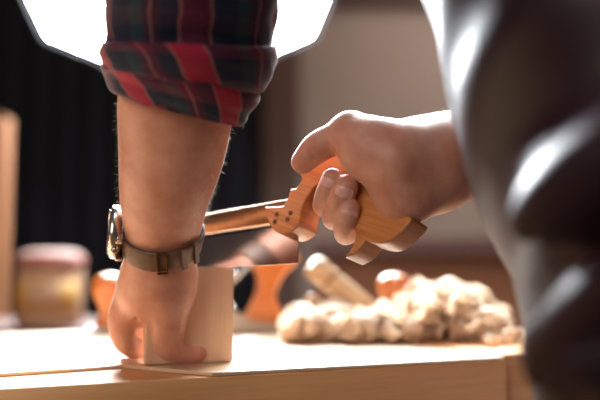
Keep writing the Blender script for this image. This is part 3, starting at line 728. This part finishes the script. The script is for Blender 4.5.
def patch(name, a0, a1, z0, z1, m):
    vv, ff = [], []; n = 14
    for k in range(n+1):
        a_ = a0+(a1-a0)*k/n
        for rr in (r_*.972, r_*.985):
            for z in (z0, z1): vv.append((cx+rr*math.cos(a_), 1.65+rr*math.sin(a_), tzb+z))
    for k in range(n):
        o_ = 4*k
        for i, j in ((0,1),(1,3),(3,2),(2,0)): ff.append((o_+i, o_+j, o_+4+j, o_+4+i))
    ff += [(0,1,3,2), (4*n,4*n+1,4*n+3,4*n+2)]
    mesh(name, vv, ff, m, t)
patch('label', R(215), R(335), Ht*.22, Ht*.60, YEL); patch('label_panel', R(245), R(305), Ht*.24, Ht*.58, TANC); patch('stripe', R(180), R(212), Ht*.10, Ht*.70, RED)
v, f = lathe([(r_*1.0,Ht*.84),(r_*1.012,Ht*.845),(r_*1.012,Ht*.875),(r_*1.0,Ht*.88)], 48, Mt); mesh('rim', v, f, RED, t)
# cabinet on the right
ct = P(0,236,2.4)[2]; cb = P(0,256,2.4)[2]; xl, xr = P(318,0,2.4)[0], P(640,0,2.4)[0]
t = empty('cabinet', ((xl+xr)/2,2.6,0)); tag(t, 'brown wooden cabinet with a dark top against the back wall', 'cabinet')
box('top', ((xl+xr)/2,2.62,(ct+cb)/2), (xr-xl+.03,.5,ct-cb), CABD, t, bev=.004)
box('body', ((xl+xr)/2,2.64,cb/2), (xr-xl,.44,cb-.002), CABW, t, bev=.003)
nd_ = 3
for i in range(nd_):
    w_ = (xr-xl)/nd_; xx = xl+w_*(i+.5); dr = box('door', (xx,2.41,cb/2), (w_-.02,.018,cb-.08), CABW, t, bev=.003)
    v, f = lathe([(0,0),(.008,0),(.006,.012),(.014,.02),(.012,.028),(0,.03)], 16, frame((xx+w_*.35,2.401,cb*.7), [1,0,0], [0,-1,0])); mesh('knob', v, f, BRASS, dr)
# ------------------------------------------------------------------ softbox lamp
SD = 2.4; sc = P(178,-101,SD); sR = 188/F*SD
aim = nrm(np.array([0,.0,.98])-sc); aim = nrm(aim+np.array([0,0,.12]))
Ms = frame(sc, cR, aim)
t = empty('softbox_lamp', (sc[0], sc[1]+.1, 0)); tag(t, 'large white octagonal softbox lamp glowing behind the arms', 'lamp')
em, nt, b = mat('softbox_glow'); nt.nodes.remove(b); e = N(nt, 'ShaderNodeEmission'); e.inputs['Color'].default_value = (.90,.95,1,1); e.inputs['Strength'].default_value = 80
nt.links.new(e.outputs[0], nt.nodes['Material Output'].inputs['Surface'])
ang = [R(-90)+R(45)*k for k in range(8)]
# frame x = right, z = facing; y = cross(z,x): find sign so that a vertex points down
pts = [(sR*math.cos(a), sR*math.sin(a)) for a in ang]
mesh('diffuser', [Ms @ Vector((x, y, 0)) for x, y in pts]+[Ms @ Vector((x, y, -.004)) for x, y in pts], [tuple(range(8)), tuple(range(15,7,-1))]+[(k,(k+1)%8,8+(k+1)%8,8+k) for k in range(8)], em, t, False)
BLK = plain('black_fabric', (.015,.015,.018), .8)
vv = []
for s, z in ((1.0,-.006),(1.035,-.006),(1.035,.02),(1.03,.02),(1.03,-.012),(.55,-.26),(.16,-.40)): vv += [Ms @ Vector((x*s, y*s, z)) for x, y in pts]
ff = [(i*8+k, i*8+(k+1)%8, (i+1)*8+(k+1)%8, (i+1)*8+k) for i in range(6) for k in range(8)]+[tuple(6*8+k for k in range(8))]
mesh('shell', vv, ff, BLK, t, False)
v, f = lathe([(0,-.62),(.06,-.62),(.065,-.60),(.065,-.40),(0,-.40)], 24, Ms); mesh('lamp_head', v, f, BLK, t)
hp = Ms @ Vector((0,0,-.52))
v, f = lathe([(0,.25),(.016,.25),(.016,1.3),(.012,1.3),(.012,hp.z),(0,hp.z)], 16, Matrix.Translation((hp.x,hp.y,0))); mesh('pole', v, f, BLK, t)
for k in range(3):
    a_ = R(90+120*k); A0 = np.array([hp.x,hp.y,.75]); B0 = A0+np.array([.38*math.cos(a_),.38*math.sin(a_),-.735]); L0 = np.linalg.norm(B0-A0)
    v, f = lathe([(0,0),(.010,0),(.010,L0),(0,L0)], 12, frame(A0, [0,0,1] if abs(B0[2]-A0[2])<.1 else [1,0,0], B0-A0)); mesh('leg', v, f, BLK, t)
# ------------------------------------------------------------------ lights
def area(name, loc, target, size, energy, col):
    l = bpy.data.lights.new(name, 'AREA'); l.energy = energy; l.size = size; l.color = col
    o = bpy.data.objects.new(name, l); COL.objects.link(o); o.location = loc
    o.rotation_euler = (Vector(target)-Vector(loc)).to_track_quat('-Z', 'Y').to_euler(); return o
area('front_fill', (-1.3,-1.6,1.7), (0,.6,1.0), 1.6, 28, (1,.90,.82))  # fill lamp added on the camera side to lift the shaded skin fronts
area('ceiling_light', (.2,.1,2.5), (.2,.5,1), .7, 30, (.92,.94,1))
area('back_light', (.3,2.1,2.5), (.1,.75,.95), .9, 120, (.88,.94,1))
area('wall_fill', (1.3,2.3,2.5), (.8,3.5,1.2), .8, 24, (1,.9,.82))  # added lamp with no visible source, brightens the back wall and cabinet
w = bpy.data.worlds.new('world'); S.world = w; w.use_nodes = True
bg = w.node_tree.nodes['Background']; bg.inputs['Color'].default_value = (.62,.55,.52,1); bg.inputs['Strength'].default_value = .10
